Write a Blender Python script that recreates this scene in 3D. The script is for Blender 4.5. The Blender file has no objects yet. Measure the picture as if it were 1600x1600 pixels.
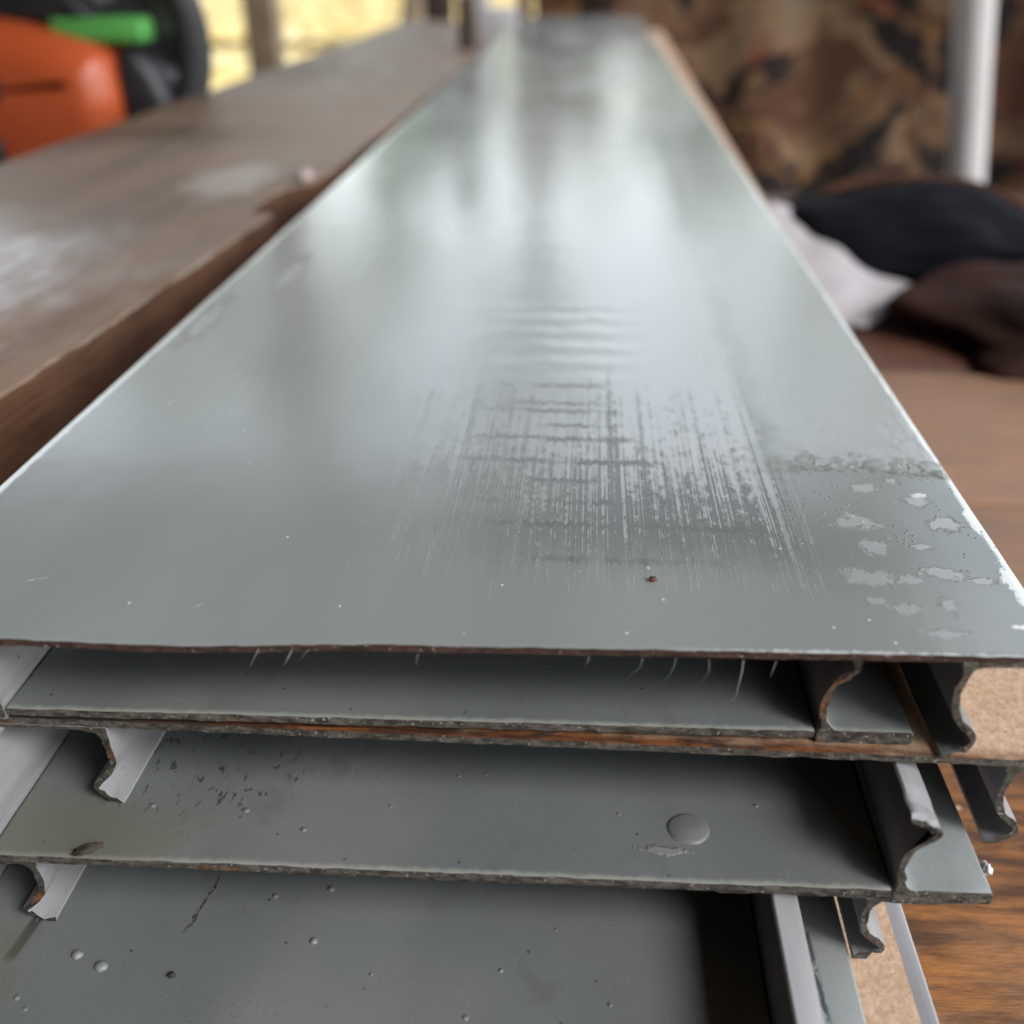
import bpy, bmesh, math, random
import numpy as np
from mathutils import Vector, Matrix, noise as mnoise

random.seed(7)
rng = np.random.default_rng(7)
S = bpy.context.scene
COL = S.collection

# ------------------------------------------------------------------ camera
ZC = 0.9445                       # camera height above the ground (table top at 0.76)
TH, PS = math.radians(28.7), math.radians(4.04)
fw = Vector((-math.sin(PS) * math.cos(TH), math.cos(PS) * math.cos(TH), -math.sin(TH)))
rt = Vector((math.cos(PS), math.sin(PS), 0))
up = rt.cross(fw)
cam = bpy.data.cameras.new('camera')
camo = bpy.data.objects.new('camera', cam)
COL.objects.link(camo)
camo.matrix_world = Matrix(((rt.x, up.x, -fw.x, 0), (rt.y, up.y, -fw.y, 0), (rt.z, up.z, -fw.z, ZC), (0, 0, 0, 1)))
cam.lens, cam.sensor_width, cam.sensor_fit = 36, 36, 'HORIZONTAL'
cam.clip_start, cam.clip_end = 0.01, 1000
cam.dof.use_dof = True
cam.dof.focus_distance = 0.196
cam.dof.aperture_fstop = 9.0
S.camera = camo

# ------------------------------------------------------------------ light
SUN_DIR = Vector((0.80, -0.52, 0.80)).normalized()
world = bpy.data.worlds.new('World')
S.world = world
world.use_nodes = True
wn, wl = world.node_tree.nodes, world.node_tree.links
wn.clear()
sky = wn.new('ShaderNodeTexSky')
sky.sky_type = 'NISHITA'
sky.sun_disc = False
sky.sun_elevation = math.asin(SUN_DIR.z)
sky.sun_rotation = math.atan2(SUN_DIR.x, SUN_DIR.y)
sky.air_density, sky.dust_density, sky.ozone_density = 1.6, 0.4, 1.0
hs = wn.new('ShaderNodeHueSaturation')
hs.inputs['Saturation'].default_value = 0.35
bg = wn.new('ShaderNodeBackground')
bg.inputs['Strength'].default_value = 0.15
wo = wn.new('ShaderNodeOutputWorld')
wl.new(sky.outputs[0], hs.inputs['Color'])
wl.new(hs.outputs[0], bg.inputs[0])
wl.new(bg.outputs[0], wo.inputs[0])
sun = bpy.data.lights.new('sun', 'SUN')
sun.energy, sun.angle, sun.color = 1.0, math.radians(20), (1, 0.97, 0.93)
suno = bpy.data.objects.new('sun', sun)
COL.objects.link(suno)
suno.rotation_euler = SUN_DIR.to_track_quat('Z', 'Y').to_euler()
suno.location = (1.5, -1.5, 4)
S.view_settings.view_transform = 'Standard'
S.view_settings.look = 'None'
S.view_settings.gamma = 1
S.view_settings.exposure = 1.55
S.view_settings.use_curve_mapping = False


# ------------------------------------------------------------------ node helper
class NB:
    """small expression helper for one material"""
    def __init__(self, name):
        self.m = bpy.data.materials.new(name)
        self.m.use_nodes = True
        self.t = self.m.node_tree
        self.n, self.l = self.t.nodes, self.t.links
        self.b = self.n['Principled BSDF']
        tc = self.n.new('ShaderNodeTexCoord')
        sc = self.n.new('ShaderNodeVectorMath')
        sc.operation = 'SCALE'
        sc.inputs['Scale'].default_value = 1000
        self.l.new(tc.outputs['Object'], sc.inputs[0])
        self.p = sc.outputs[0]              # object position in millimetres
        sx = self.n.new('ShaderNodeSeparateXYZ')
        self.l.new(self.p, sx.inputs[0])
        self.x, self.y, self.z = sx.outputs

    def put(self, sock, v):
        if isinstance(v, (int, float)):
            sock.default_value = v
        elif isinstance(v, (tuple, list)):
            sock.default_value = tuple(v) + ((1,) if len(v) == 3 and sock.type == 'RGBA' else ())
        else:
            self.l.new(v, sock)

    def f(self, op, a, b=0.0, c=0.0):
        n = self.n.new('ShaderNodeMath')
        n.operation = op
        self.put(n.inputs[0], a)
        self.put(n.inputs[1], b)
        self.put(n.inputs[2], c)
        return n.outputs[0]

    def add(self, a, b): return self.f('ADD', a, b)
    def sub(self, a, b): return self.f('SUBTRACT', a, b)
    def mul(self, a, b): return self.f('MULTIPLY', a, b)
    def mx(self, a, b): return self.f('MAXIMUM', a, b)
    def mn(self, a, b): return self.f('MINIMUM', a, b)

    def ss(self, v, lo, hi, a=0.0, b=1.0):
        n = self.n.new('ShaderNodeMapRange')
        n.interpolation_type = 'SMOOTHSTEP'
        self.put(n.inputs['Value'], v)
        self.put(n.inputs['From Min'], lo)
        self.put(n.inputs['From Max'], hi)
        self.put(n.inputs['To Min'], a)
        self.put(n.inputs['To Max'], b)
        return n.outputs[0]

    def vec(self, x, y, z):
        n = self.n.new('ShaderNodeCombineXYZ')
        self.put(n.inputs[0], x)
        self.put(n.inputs[1], y)
        self.put(n.inputs[2], z)
        return n.outputs[0]

    def noise(self, sx, sy=None, sz=None, detail=3.0, off=0.0, rough=0.55, dist=0.0, vec=None):
        sy = sx if sy is None else sy
        sz = sx if sz is None else sz
        if vec is None:
            mp = self.n.new('ShaderNodeMapping')
            mp.inputs['Scale'].default_value = (sx, sy, sz)
            mp.inputs['Location'].default_value = (off, off * 1.7, off * 0.6)
            self.l.new(self.p, mp.inputs[0])
            vec = mp.outputs[0]
        n = self.n.new('ShaderNodeTexNoise')
        n.inputs['Scale'].default_value = 1
        n.inputs['Detail'].default_value = detail
        n.inputs['Roughness'].default_value = rough
        n.inputs['Distortion'].default_value = dist
        self.l.new(vec, n.inputs['Vector'])
        return n.outputs['Fac']

    def voro(self, sx, sy=None, sz=None, off=0.0, out='Distance', rand=1.0):
        mp = self.n.new('ShaderNodeMapping')
        mp.inputs['Scale'].default_value = (sx, sx if sy is None else sy, sx if sz is None else sz)
        mp.inputs['Location'].default_value = (off, off * 1.3, off)
        self.l.new(self.p, mp.inputs[0])
        n = self.n.new('ShaderNodeTexVoronoi')
        n.inputs['Scale'].default_value = 1
        n.inputs['Randomness'].default_value = rand
        self.l.new(mp.outputs[0], n.inputs['Vector'])
        return n.outputs[out]

    def mix(self, fac, a, b):
        n = self.n.new('ShaderNodeMix')
        n.data_type = 'RGBA'
        self.put(n.inputs[0], fac)
        self.put(n.inputs[6], a)
        self.put(n.inputs[7], b)
        return n.outputs[2]

    def bump(self, h, dist=1.0, strength=1.0, normal=None):
        n = self.n.new('ShaderNodeBump')
        n.inputs['Strength'].default_value = strength
        n.inputs['Distance'].default_value = dist
        self.put(n.inputs['Height'], h)
        if normal:
            self.l.new(normal, n.inputs['Normal'])
        return n.outputs[0]

    def line(self, p0, p1, wid):
        """soft mask of a straight segment p0-p1 (mm, local), half width wid"""
        (x0, y0), (x1, y1) = p0, p1
        L = math.hypot(x1 - x0, y1 - y0)
        ux, uy = (x1 - x0) / L, (y1 - y0) / L
        dx, dy = self.sub(self.x, x0), self.sub(self.y, y0)
        al = self.add(self.mul(dx, ux), self.mul(dy, uy))
        ac = self.f('ABSOLUTE', self.sub(self.mul(dx, uy), self.mul(dy, ux)))
        m = self.ss(ac, wid * 0.4, wid, 1, 0)
        return self.mul(self.mul(m, self.ss(al, 0, 2)), self.ss(al, L - 3, L, 1, 0))

    def ell(self, cx, cy, rx, ry):
        """1 at the centre falling to 0 at the ellipse and below"""
        a = self.f('POWER', self.mul(self.sub(self.x, cx), 1 / rx), 2)
        b = self.f('POWER', self.mul(self.sub(self.y, cy), 1 / ry), 2)
        return self.sub(1, self.f('SQRT', self.add(a, b)))

    def done(self, color, rough=0.5, normal=None, spec=0.5, coat=0.0, coat_rough=0.1):
        self.put(self.b.inputs['Base Color'], color)
        self.put(self.b.inputs['Roughness'], rough)
        self.put(self.b.inputs['Specular IOR Level'], spec)
        self.put(self.b.inputs['Coat Weight'], coat)
        self.put(self.b.inputs['Coat Roughness'], coat_rough)
        if normal:
            self.l.new(normal, self.b.inputs['Normal'])
        return self.m


def plain(name, col, rough=0.5, var=0.25, sc=0.05, bump=0.0, spec=0.5, sx=None):
    b = NB(name)
    n = b.noise(sc if sx is None else sx, sc, sc, detail=4)
    c = b.mix(b.ss(n, 0.3, 0.7), tuple(v * (1 - var) for v in col), tuple(min(1, v * (1 + var)) for v in col))
    nm = b.bump(n, bump * 0.001) if bump else None
    return b.done(c, b.ss(n, 0.3, 0.7, rough * 0.85, min(1, rough * 1.15)), nm, spec)


# ------------------------------------------------------------------ materials
def mat_under(name, marks=None, k=1.0, skew=None):
    """flat grey paint with dirt specks, pimples and stains"""
    b = NB(name)
    big = b.noise(0.025, 0.012, 0.03, detail=3, off=3)
    fine = b.noise(1.3, detail=4, off=1, rough=0.65)
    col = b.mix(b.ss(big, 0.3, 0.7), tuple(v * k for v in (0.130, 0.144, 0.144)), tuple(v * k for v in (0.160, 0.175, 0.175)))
    col = b.mix(b.mul(b.ss(b.noise(0.018, off=9, detail=2), 0.56, 0.72), 0.5), col, (0.20, 0.19, 0.175))
    v1 = b.voro(0.22, off=4.2)
    vr = b.voro(0.22, off=4.2, out='Color')
    keep = b.ss(vr, 0.62, 0.72)
    speck = b.mul(b.ss(b.add(v1, b.mul(fine, 0.05)), 0.07, 0.115, 1, 0), keep)
    dirtp = b.ss(b.noise(0.05, off=21, detail=3), 0.55, 0.68)
    v2 = b.voro(0.75, off=1.3)
    speck2 = b.mul(b.ss(b.add(v2, b.mul(fine, 0.25)), 0.2, 0.33, 1, 0), dirtp)
    col = b.mix(b.mul(speck, 0.75), col, (0.02, 0.02, 0.018))
    col = b.mix(b.mul(speck2, 0.55), col, (0.035, 0.035, 0.03))
    h = b.mul(b.noise(0.35, detail=2, off=7), 0.05)
    vp = b.voro(0.11, off=11.7)
    pim = b.mul(b.ss(vp, 0.03, 0.075, 1, 0), b.ss(b.voro(0.11, off=11.7, out='Color'), 0.66, 0.7))
    h = b.add(h, b.mul(pim, 0.3))
    h = b.add(h, b.mul(fine, 0.05))
    col = b.mix(b.mul(b.ss(fine, 0.5, 0.75), 0.22), col, (0.07, 0.075, 0.075))
    col = b.mix(b.mul(pim, 0.5), col, (0.27, 0.28, 0.28))
    rub = b.mul(b.ss(b.noise(0.9, 0.03, 0.9, off=51, detail=4, rough=0.7), 0.6, 0.75), b.ss(b.noise(0.03, 0.03, 0.03, off=55), 0.5, 0.64))
    col = b.mix(b.mul(rub, 0.4), col, (0.27, 0.28, 0.28))
    grime = b.ss(b.noise(0.06, 0.04, 0.06, off=58, detail=5, rough=0.7), 0.56, 0.72)
    col = b.mix(b.mul(grime, 0.28), col, (0.06, 0.06, 0.052))
    rough = b.ss(big, 0.3, 0.7, 0.42, 0.56)
    if skew is not None:
        yf = b.sub(b.y, b.mul(b.add(b.x, 20), skew / 180.0))
        front_glint = b.ss(b.add(yf, b.mul(b.noise(0.5, 0.3, 1, off=77, detail=4), 2.4)), 2.6, 1.2)
        col = b.mix(b.mul(front_glint, 0.6), col, (0.3, 0.3, 0.27))  # bright front-edge highlight put into the colour
    if marks:
        col, h = marks(b, col, h, fine)
    return b.done(col, rough, b.bump(h, 0.001, 0.8), 0.4)


def marks_tray(b, col, h, fine):
    # second tray: mossy stain in the left front corner
    st = b.ss(b.add(b.ell(-98, 2, 34, 16), b.mul(b.noise(0.12, off=2), 0.8)), 0.25, 0.95)
    col = b.mix(b.mul(st, 0.5), col, (0.135, 0.13, 0.085))
    d = b.mul(b.ss(b.add(b.ell(-72, 22, 30, 18), b.noise(0.2, off=5)), 0.55, 1.1),
              b.ss(b.noise(0.6, 0.3, off=8, detail=4), 0.58, 0.66))
    col = b.mix(b.mul(d, 0.7), col, (0.03, 0.03, 0.024))
    h = b.add(h, b.mul(d, -0.12))
    s = b.ss(b.add(b.ell(18, 7.7, 5.5, 1.3), b.mul(b.sub(b.noise(0.45, off=66, detail=4), 0.5), 2.4)), 0.1, 0.6)   # scrape beside the blister
    col = b.mix(b.mul(s, 0.5), col, (0.24, 0.25, 0.235))
    h = b.add(h, b.mul(s, 0.25))
    return col, h


def marks_low(b, col, h, fine):
    # lowest tray: scuffed line along the left, hairline crack in the paint
    l1 = b.mul(b.line((-97.6, 76), (-101.1, 47), 1.5), b.ss(b.noise(0.7, 0.2, off=4), 0.24, 0.4))
    col = b.mix(b.mul(l1, 0.9), col, (0.022, 0.026, 0.03))
    wob = b.mul(b.sub(b.noise(0.5, off=14), 0.5), 2.2)
    ox = b.x
    b.x = b.add(b.x, wob)
    l2 = b.line((-68.2, 71), (-70.9, 55.5), 0.6)
    b.x = ox
    l2 = b.mul(l2, b.ss(b.noise(1.2, off=31, detail=4), 0.42, 0.52))
    col = b.mix(b.mul(l2, 0.8), col, (0.03, 0.03, 0.03))
    h = b.add(h, b.mul(l2, -0.10))
    st = b.ss(b.add(b.ell(-106, 42, 14, 24), b.mul(b.noise(0.15, off=2), 0.7)), 0.4, 0.95)
    col = b.mix(b.mul(st, 0.5), col, (0.12, 0.125, 0.08))
    s2 = b.mul(b.line((45.6, 66), (46.4, 36), 1.3), b.ss(b.noise(0.8, 0.25, off=6), 0.4, 0.52))
    col = b.mix(b.mul(s2, 0.85), col, (0.03, 0.034, 0.045))
    return col, h


def mat_top():
    """glossy grey-green paint of the uppermost board with a drying water film"""
    b = NB('wet_sage_paint')
    yf = b.sub(b.y, b.mul(b.add(b.x, 20), 7 / 180.0))      # distance from the cut end
    b.y = b.sub(b.y, 4.0)
    x, y = b.x, b.y
    big = b.noise(0.02, 0.006, 0.02, detail=2, off=5)
    col = b.mix(b.ss(big, 0.3, 0.7), (0.208, 0.225, 0.224), (0.232, 0.250, 0.248))
    streak = b.noise(2.5, 0.004, 1, detail=5, off=3, rough=0.65)
    streak2 = b.noise(0.5, 0.006, 1, detail=4, off=13, rough=0.6)
    brk = b.noise(0.55, 0.32, 1, detail=5, off=8, rough=0.65)
    mot = b.noise(2.2, 1.1, 1, detail=3, off=2)
    edge = b.noise(0.09, 0.05, 1, detail=3, off=6)
    # dragged film in the middle
    reg = b.mul(b.ss(b.add(x, b.mul(b.sub(edge, 0.5), 36)), -46, -8), b.ss(b.add(x, b.mul(b.sub(edge, 0.5), 8)), 38, 49, 1, 0))
    yy = b.add(y, b.mul(b.sub(streak2, 0.5), 40))
    reg = b.mul(reg, b.mul(b.ss(yy, 12, 34), b.ss(yy, 330, 900, 1, 0)))
    lvl = b.add(b.ss(y, 8, 95, 0.56, 0.42), b.ss(y, 95, 130, 0.0, -0.07))
    film = b.mul(b.ss(b.add(b.mul(streak, 0.60), b.add(b.mul(brk, 0.26), b.mul(mot, 0.14))), lvl, b.add(lvl, 0.035)), reg)
    # chatter marks across the film
    tr = None
    jag = b.mul(b.sub(b.noise(1.6, 0.05, 1, detail=4, off=17), 0.5), 6.0)
    yj = b.add(y, jag)
    for (cy, xa, xb, w) in ((100, -18, 8, .8), (95, -25, 10, .9), (86.5, -10, 11, .7), (78.5, -24, 14, 1.2), (66.5, -26, 20, 1.2), (57, -14, 6, 1.0),
                            (47, -22, 13, 1.1), (37.5, -16, 36, 1.2), (24.5, -10, 30, 1.3), (112, -22, 8, .9)):
        m = b.mul(b.ss(b.f('ABSOLUTE', b.sub(yj, cy)), w * 0.5, w * 1.25, 1, 0),
                  b.mul(b.ss(b.add(x, b.mul(mot, 6)), xa, xa + 8), b.ss(b.add(x, b.mul(mot, 6)), xb - 4, xb + 4, 1, 0)))
        tr = m if tr is None else b.mx(tr, m)
    tr = b.mul(tr, b.ss(b.noise(0.12, 0.09, 1, off=61, detail=4, rough=0.6), 0.38, 0.56))
    film = b.mul(film, b.sub(1, b.mul(tr, 0.9)))
    # single puddles, ragged outline
    rag = b.mul(b.sub(b.noise(0.3, 0.26, 1, detail=7, off=4, rough=0.78), 0.53), 3.4)
    pud = None
    for (cx, cy, rx, ry) in ((55.7, 43, 5.2, 3.6), (57.3, 33.4, 3.2, 3.2), (53.3, 22.0, 5.6, 3.3), (60.2, 21.4, 2.6, 2.0), (68.0, 24.4, 5.4, 2.4), (73.6, 22.6, 2.6, 1.4),
                             (70.5, 53, 3.0, 3.2), (73.4, 43.0, 4.3, 3.3), (66.0, 34, 2.4, 1.4), (57.8, 12.0, 3.2, 2.2), (53.0, 14.5, 1.8, 1.2), (65.3, 13.6, 1.7, 3.0),
                             (62, 5.2, 5, 1.3), 
                             (-103.5, 212, 4, 26), (-116, 160, 4, 26),
                             (61, 58, 3.2, 2.4), (67.5, 62, 2.2, 1.8)):
        e = b.ell(cx, cy, rx, ry)
        pud = e if pud is None else b.mx(pud, e)
    pud_m = b.mul(b.ss(b.add(pud, b.mn(rag, 0.55)), -0.03, 0.28, 0, 1), b.ss(pud, -0.6, -0.4))
    # continuous film over the right edge zone further back
    yb = b.add(y, b.add(b.mul(b.sub(edge, 0.5), 16), b.mul(b.mul(rag, b.ss(x, 36, 50)), 3.5)))
    zone = b.mul(b.ss(b.add(x, b.mul(b.sub(edge, 0.5), 14)), 38, 52), b.ss(y, 420, 200))
    film2 = b.mul(b.ss(yb, 64, 69), zone)
    crest = b.mul(b.mul(b.ss(yb, 63, 66), b.ss(yb, 74, 68)), b.mul(zone, b.ss(b.noise(0.4, 0.5, 1, off=83, detail=4), 0.42, 0.6)))
    # loose beads towards the right edge
    vb = b.voro(0.55, 0.7, 1, off=3.1)
    bead = b.mul(b.ss(b.add(vb, b.mul(mot, 0.15)), 0.18, 0.32, 1, 0),
                 b.mul(b.mul(b.ss(b.add(x, b.mul(b.sub(edge, 0.5), 20)), 36, 50), b.ss(yy, 18, 40)), b.ss(y, 75, 110, 1, 0)))
    bead = b.mul(bead, b.ss(b.noise(0.16, 0.16, 1, off=23), 0.5, 0.56))
    wet = b.mx(b.mx(film, b.mx(pud_m, film2)), b.mul(bead, 0.8))
    leftw = b.mul(pud_m, b.ss(x, -90, -96))
    pv = b.add(pud, b.mn(rag, 0.55))
    ring = b.mul(b.mul(b.ss(pv, -0.03, 0.03), b.ss(pv, 0.22, 0.1)), b.mul(b.ss(pud, -0.6, -0.4), b.ss(b.noise(0.5, 0.5, 1, off=71), 0.45, 0.6)))
    # faint dried streaks on the left half
    lst = b.mul(b.mul(b.ss(streak2, 0.5, 0.72), b.ss(b.noise(0.05, 0.03, 1, off=30), 0.42, 0.62)), b.mul(b.ss(y, 40, 120), b.ss(x, -20, -40)))
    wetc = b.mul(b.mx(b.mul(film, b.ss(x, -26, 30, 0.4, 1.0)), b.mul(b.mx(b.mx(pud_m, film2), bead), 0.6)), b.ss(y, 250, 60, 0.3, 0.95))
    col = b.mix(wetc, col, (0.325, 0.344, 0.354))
    col = b.mix(b.mul(lst, 0.35), col, (0.33, 0.35, 0.36))
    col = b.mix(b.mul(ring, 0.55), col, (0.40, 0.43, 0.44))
    dk = b.mul(b.mul(reg, b.sub(1, wet)), b.ss(y, 5, 40))
    dk = b.mul(b.mul(dk, b.ss(x, -26, 20, 0.35, 1.0)), b.ss(y, 260, 110))
    col = b.mix(b.mul(dk, 0.8), col, (0.085, 0.099, 0.097))
    col = b.mix(b.mul(b.mul(tr, reg), 0.7), col, (0.085, 0.099, 0.097))
    right = b.mul(b.mul(b.ss(x, 30, 46), b.sub(1, wet)), b.mul(b.ss(y, 8, 35), b.ss(y, 120, 60)))
    col = b.mix(b.mul(right, 0.4), col, (0.11, 0.127, 0.124))
    # pale rims with wet edge glints put into the colour, and specks of dust
    rim_jag = b.mul(b.noise(0.5, 0.12, 1, detail=4, off=40), 2.4)
    rim = b.mx(b.ss(b.add(x, rim_jag), 80.4, 81.1), b.ss(b.sub(x, rim_jag), -121.6, -122.4))
    col = b.mix(b.mul(rim, 0.85), col, (0.62, 0.65, 0.66))
    fr = b.mul(b.ss(b.add(yf, b.mul(b.noise(0.7, 0.1, 1, off=44, detail=4), 3.2)), 2.3, 1.6), b.ss(x, 10, 36))
    col = b.mix(b.mul(fr, 0.6), col, (0.55, 0.58, 0.59))
    vd = b.voro(0.16, 0.13, 1, off=9.4)
    dust = b.mul(b.ss(vd, 0.035, 0.06, 1, 0), b.ss(b.voro(0.16, 0.13, 1, off=9.4, out='Color'), 0.45, 0.5))
    col = b.mix(b.mul(dust, 0.7), col, (0.6, 0.62, 0.62))
    vd2 = b.voro(0.07, 0.06, 1, off=19.4)
    dust2 = b.mul(b.ss(vd2, 0.014, 0.022, 1, 0), b.ss(b.voro(0.07, 0.06, 1, off=19.4, out='Color'), 0.5, 0.55))
    col = b.mix(b.mul(dust2, 0.8), col, (0.05, 0.05, 0.045))
    chips_glare = None  # white glare blobs near the right edge, painted into the colour
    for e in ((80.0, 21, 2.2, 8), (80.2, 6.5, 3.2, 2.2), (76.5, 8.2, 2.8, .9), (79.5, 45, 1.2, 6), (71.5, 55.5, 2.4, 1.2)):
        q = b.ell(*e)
        chips_glare = q if chips_glare is None else b.mx(chips_glare, q)
    chips_glare = b.mul(b.ss(b.add(chips_glare, b.mn(rag, 0.4)), 0.0, 0.12), b.ss(chips_glare, -0.5, -0.3))
    col = b.mix(b.mul(chips_glare, 0.9), col, (0.66, 0.69, 0.70))
    for p0, p1, w in (((-99.5, 10.0), (-94.5, 12.2), .35), ((-66.5, 4.2), (-64.4, 7.0), .4), ((-64.6, 5.4), (-63.2, 6.4), .3)):
        sc_ = b.mul(b.line(p0, p1, w), b.ss(mot, 0.35, 0.5))
        col = b.mix(b.mul(sc_, 0.7), col, (0.5, 0.53, 0.53))
    # gloss
    rough = b.ss(big, 0.3, 0.7, 0.13, 0.18)
    rough = b.add(rough, b.mul(dk, 0.06))
    rough = b.sub(rough, b.mul(wet, 0.05))
    h = b.add(b.mul(crest, 0.4), b.mul(b.mul(film2, b.noise(0.35, 0.2, 1, off=87, detail=3)), 0.16))
    h = b.add(h, b.mul(b.mul(leftw, b.noise(0.6, 0.3, 1, off=91, detail=3)), 0.2))
    h = b.add(h, b.add(b.mul(wet, 0.13), b.mul(b.mul(bead, mot), 0.35)))
    h = b.add(h, b.mul(b.mul(wet, mot), 0.03))
    h = b.add(h, b.mul(b.noise(0.05, 0.035, 1, detail=2, off=50), 0.12))
    rip = b.mul(b.f('SINE', b.add(b.mul(y, 0.48), b.mul(edge, 5))), b.mul(b.mul(b.ss(y, 108, 125), b.ss(y, 190, 172)), b.mul(b.ss(b.add(x, b.mul(edge, 20)), -20, 0), b.ss(b.sub(x, b.mul(edge, 16)), 14, -6))))
    h = b.add(h, b.mul(rip, 0.09))
    h = b.add(h, b.mul(streak, 0.012))
    h = b.add(h, b.mul(b.sub(1, tr), 0.01))
    h = b.add(h, b.mul(dust, 0.12))
    return b.done(col, rough, b.bump(h, 0.001, 1.0), 0.72)


def mat_leg():
    b = NB('lilac_grey_lit_paint')
    n = b.noise(0.25, 0.02, 0.25, detail=4)
    v = b.voro(0.2, off=2.2)
    sp = b.mul(b.ss(v, 0.05, 0.09, 1, 0), b.ss(b.voro(0.2, off=2.2, out='Color'), 0.6, 0.66))
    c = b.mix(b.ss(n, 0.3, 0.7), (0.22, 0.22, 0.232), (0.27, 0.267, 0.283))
    c = b.mix(b.mul(sp, 0.7), c, (0.06, 0.06, 0.06))
    sc = b.ss(b.noise(0.8, 0.12, 0.8, off=15, detail=4), 0.66, 0.7)
    c = b.mix(b.mul(sc, 0.5), c, (0.1, 0.1, 0.11))
    return b.done(c, 0.4, b.bump(n, 0.0002, 0.5), 0.45)


def mat_cut(name, dark, mid, rust, amount):
    b = NB(name)
    n = b.noise(0.45, 0.9, 0.9, detail=5, rough=0.7)
    r = b.noise(0.06, 0.2, 0.12, detail=4, off=12, rough=0.65)
    c = b.mix(b.ss(n, 0.35, 0.65), dark, mid)
    c = b.mix(b.ss(r, amount, amount + 0.12), c, rust)
    c = b.mix(b.ss(b.noise(1.4, detail=3, off=5), 0.62, 0.72), c, (0.36, 0.34, 0.31))
    return b.done(c, 0.85, b.bump(n, 0.0006, 1.0), 0.2)


def mat_bare():
    b = NB('bare_board_back')
    n = b.noise(0.55, detail=5, rough=0.65)
    big = b.noise(0.03, off=4, detail=3)
    c = b.mix(b.ss(n, 0.35, 0.65), (0.42, 0.28, 0.185), (0.53, 0.37, 0.26))
    c = b.mix(b.mul(b.ss(big, 0.5, 0.72), 0.35), c, (0.32, 0.20, 0.12))
    v = b.voro(0.35, 0.6, off=3.3)
    sp = b.mul(b.ss(v, 0.06, 0.12, 1, 0), b.ss(b.voro(0.35, 0.6, off=3.3, out='Color'), 0.55, 0.6))
    c = b.mix(b.mul(sp, 0.6), c, (0.14, 0.08, 0.04))
    # rust-coloured soaked strip along the near cut end
    rr = b.noise(0.12, 0.3, 1, detail=4, off=8)
    wave = b.mul(rr, 7.0)
    st = b.ss(b.add(b.y, wave), 9.5, 4.5)
    deep = b.mix(b.ss(b.noise(0.09, 0.9, 1, detail=4, off=18), 0.35, 0.65), (0.035, 0.014, 0.009), (0.17, 0.058, 0.017))
    deep = b.mix(b.ss(b.noise(0.3, 0.9, 1, detail=5, off=28, rough=0.7), 0.5, 0.62), deep, (0.03, 0.018, 0.013))
    deep = b.mix(b.ss(b.x, -50, -85), deep, (0.04, 0.03, 0.024))
    c = b.mix(st, c, deep)
    return b.done(c, 0.8, b.bump(n, 0.00035, 0.8), 0.25)


def mat_table(name='wet_table_wood', tint=None, amt=0.0):
    b = NB(name)
    g = b.noise(0.03, 0.14, 0.14, detail=6, rough=0.7, dist=0.4)
    g2 = b.noise(0.05, 0.9, 0.9, detail=4, off=6)
    pw = b.noise(0.01, 0.02, 0.02, off=9, detail=3)
    c = b.mix(b.ss(g, 0.36, 0.64), (0.065, 0.021, 0.004), (0.30, 0.115, 0.027))
    c = b.mix(b.mul(b.ss(g2, 0.5, 0.7), 0.45), c, (0.10, 0.04, 0.016))
    c = b.mix(b.mul(b.ss(b.noise(0.006, 0.1, 0.1, off=33, detail=3), 0.57, 0.66), 0.7), c, (0.075, 0.03, 0.013))
    c = b.mix(b.mul(b.ss(pw, 0.5, 0.75), 0.4), c, (0.34, 0.19, 0.10))
    if tint:
        c = b.mix(amt, c, tint)
    v = b.voro(0.09, off=3.3)
    sp = b.mul(b.ss(v, 0.05, 0.09, 1, 0), b.ss(b.voro(0.09, off=3.3, out='Color'), 0.6, 0.66))
    c = b.mix(sp, c, (0.5, 0.36, 0.24))
    return b.done(c, b.ss(g, 0.3, 0.7, 0.5, 0.62), b.bump(b.add(b.mul(g, 1.0), b.mul(g2, 0.4)), 0.0016, 0.8), 0.3)


def mat_beam(name, side):
    b = NB(name)
    g = b.noise(0.06, 0.006, 0.06, detail=5, rough=0.65)
    g2 = b.noise(0.5, 0.03, 0.5, detail=4, off=4)
    if side:
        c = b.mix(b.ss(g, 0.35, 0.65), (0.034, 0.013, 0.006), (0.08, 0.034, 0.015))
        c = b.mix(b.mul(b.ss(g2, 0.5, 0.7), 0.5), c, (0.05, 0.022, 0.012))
        return b.done(c, 0.75, b.bump(g2, 0.0012, 0.8), 0.3)
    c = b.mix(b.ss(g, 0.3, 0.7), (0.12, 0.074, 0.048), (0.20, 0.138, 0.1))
    c = b.mix(b.mul(b.ss(g2, 0.5, 0.75), 0.35), c, (0.1, 0.07, 0.055))
    # pale blue-grey sky sheen painted into the colour of the near part
    e = b.add(b.ell(-255, 330, 150, 150), b.mul(b.sub(b.noise(0.02, 0.02, 0.02, detail=4, off=5), 0.5), 1.0))
    p = b.mul(b.ss(e, 0.1, 0.7), b.ss(b.noise(0.11, 0.035, 0.1, detail=5, off=8, rough=0.7), 0.32, 0.68))
    c = b.mix(b.mul(p, 0.62), c, (0.42, 0.41, 0.45))
    e2 = b.ss(b.add(b.ell(-178, 520, 26, 60), b.mul(b.sub(b.noise(0.04, off=3, detail=4), 0.5), 1.2)), 0.1, 0.5)
    c = b.mix(b.mul(e2, 0.4), c, (0.45, 0.43, 0.42))
    return b.done(c, b.sub(b.ss(g, 0.3, 0.7, 0.42, 0.58), b.mul(b.ss(e, 0.1, 0.7), 0.18)), b.bump(b.add(g, b.mul(g2, 0.5)), 0.001, 0.7), 0.4)


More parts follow.
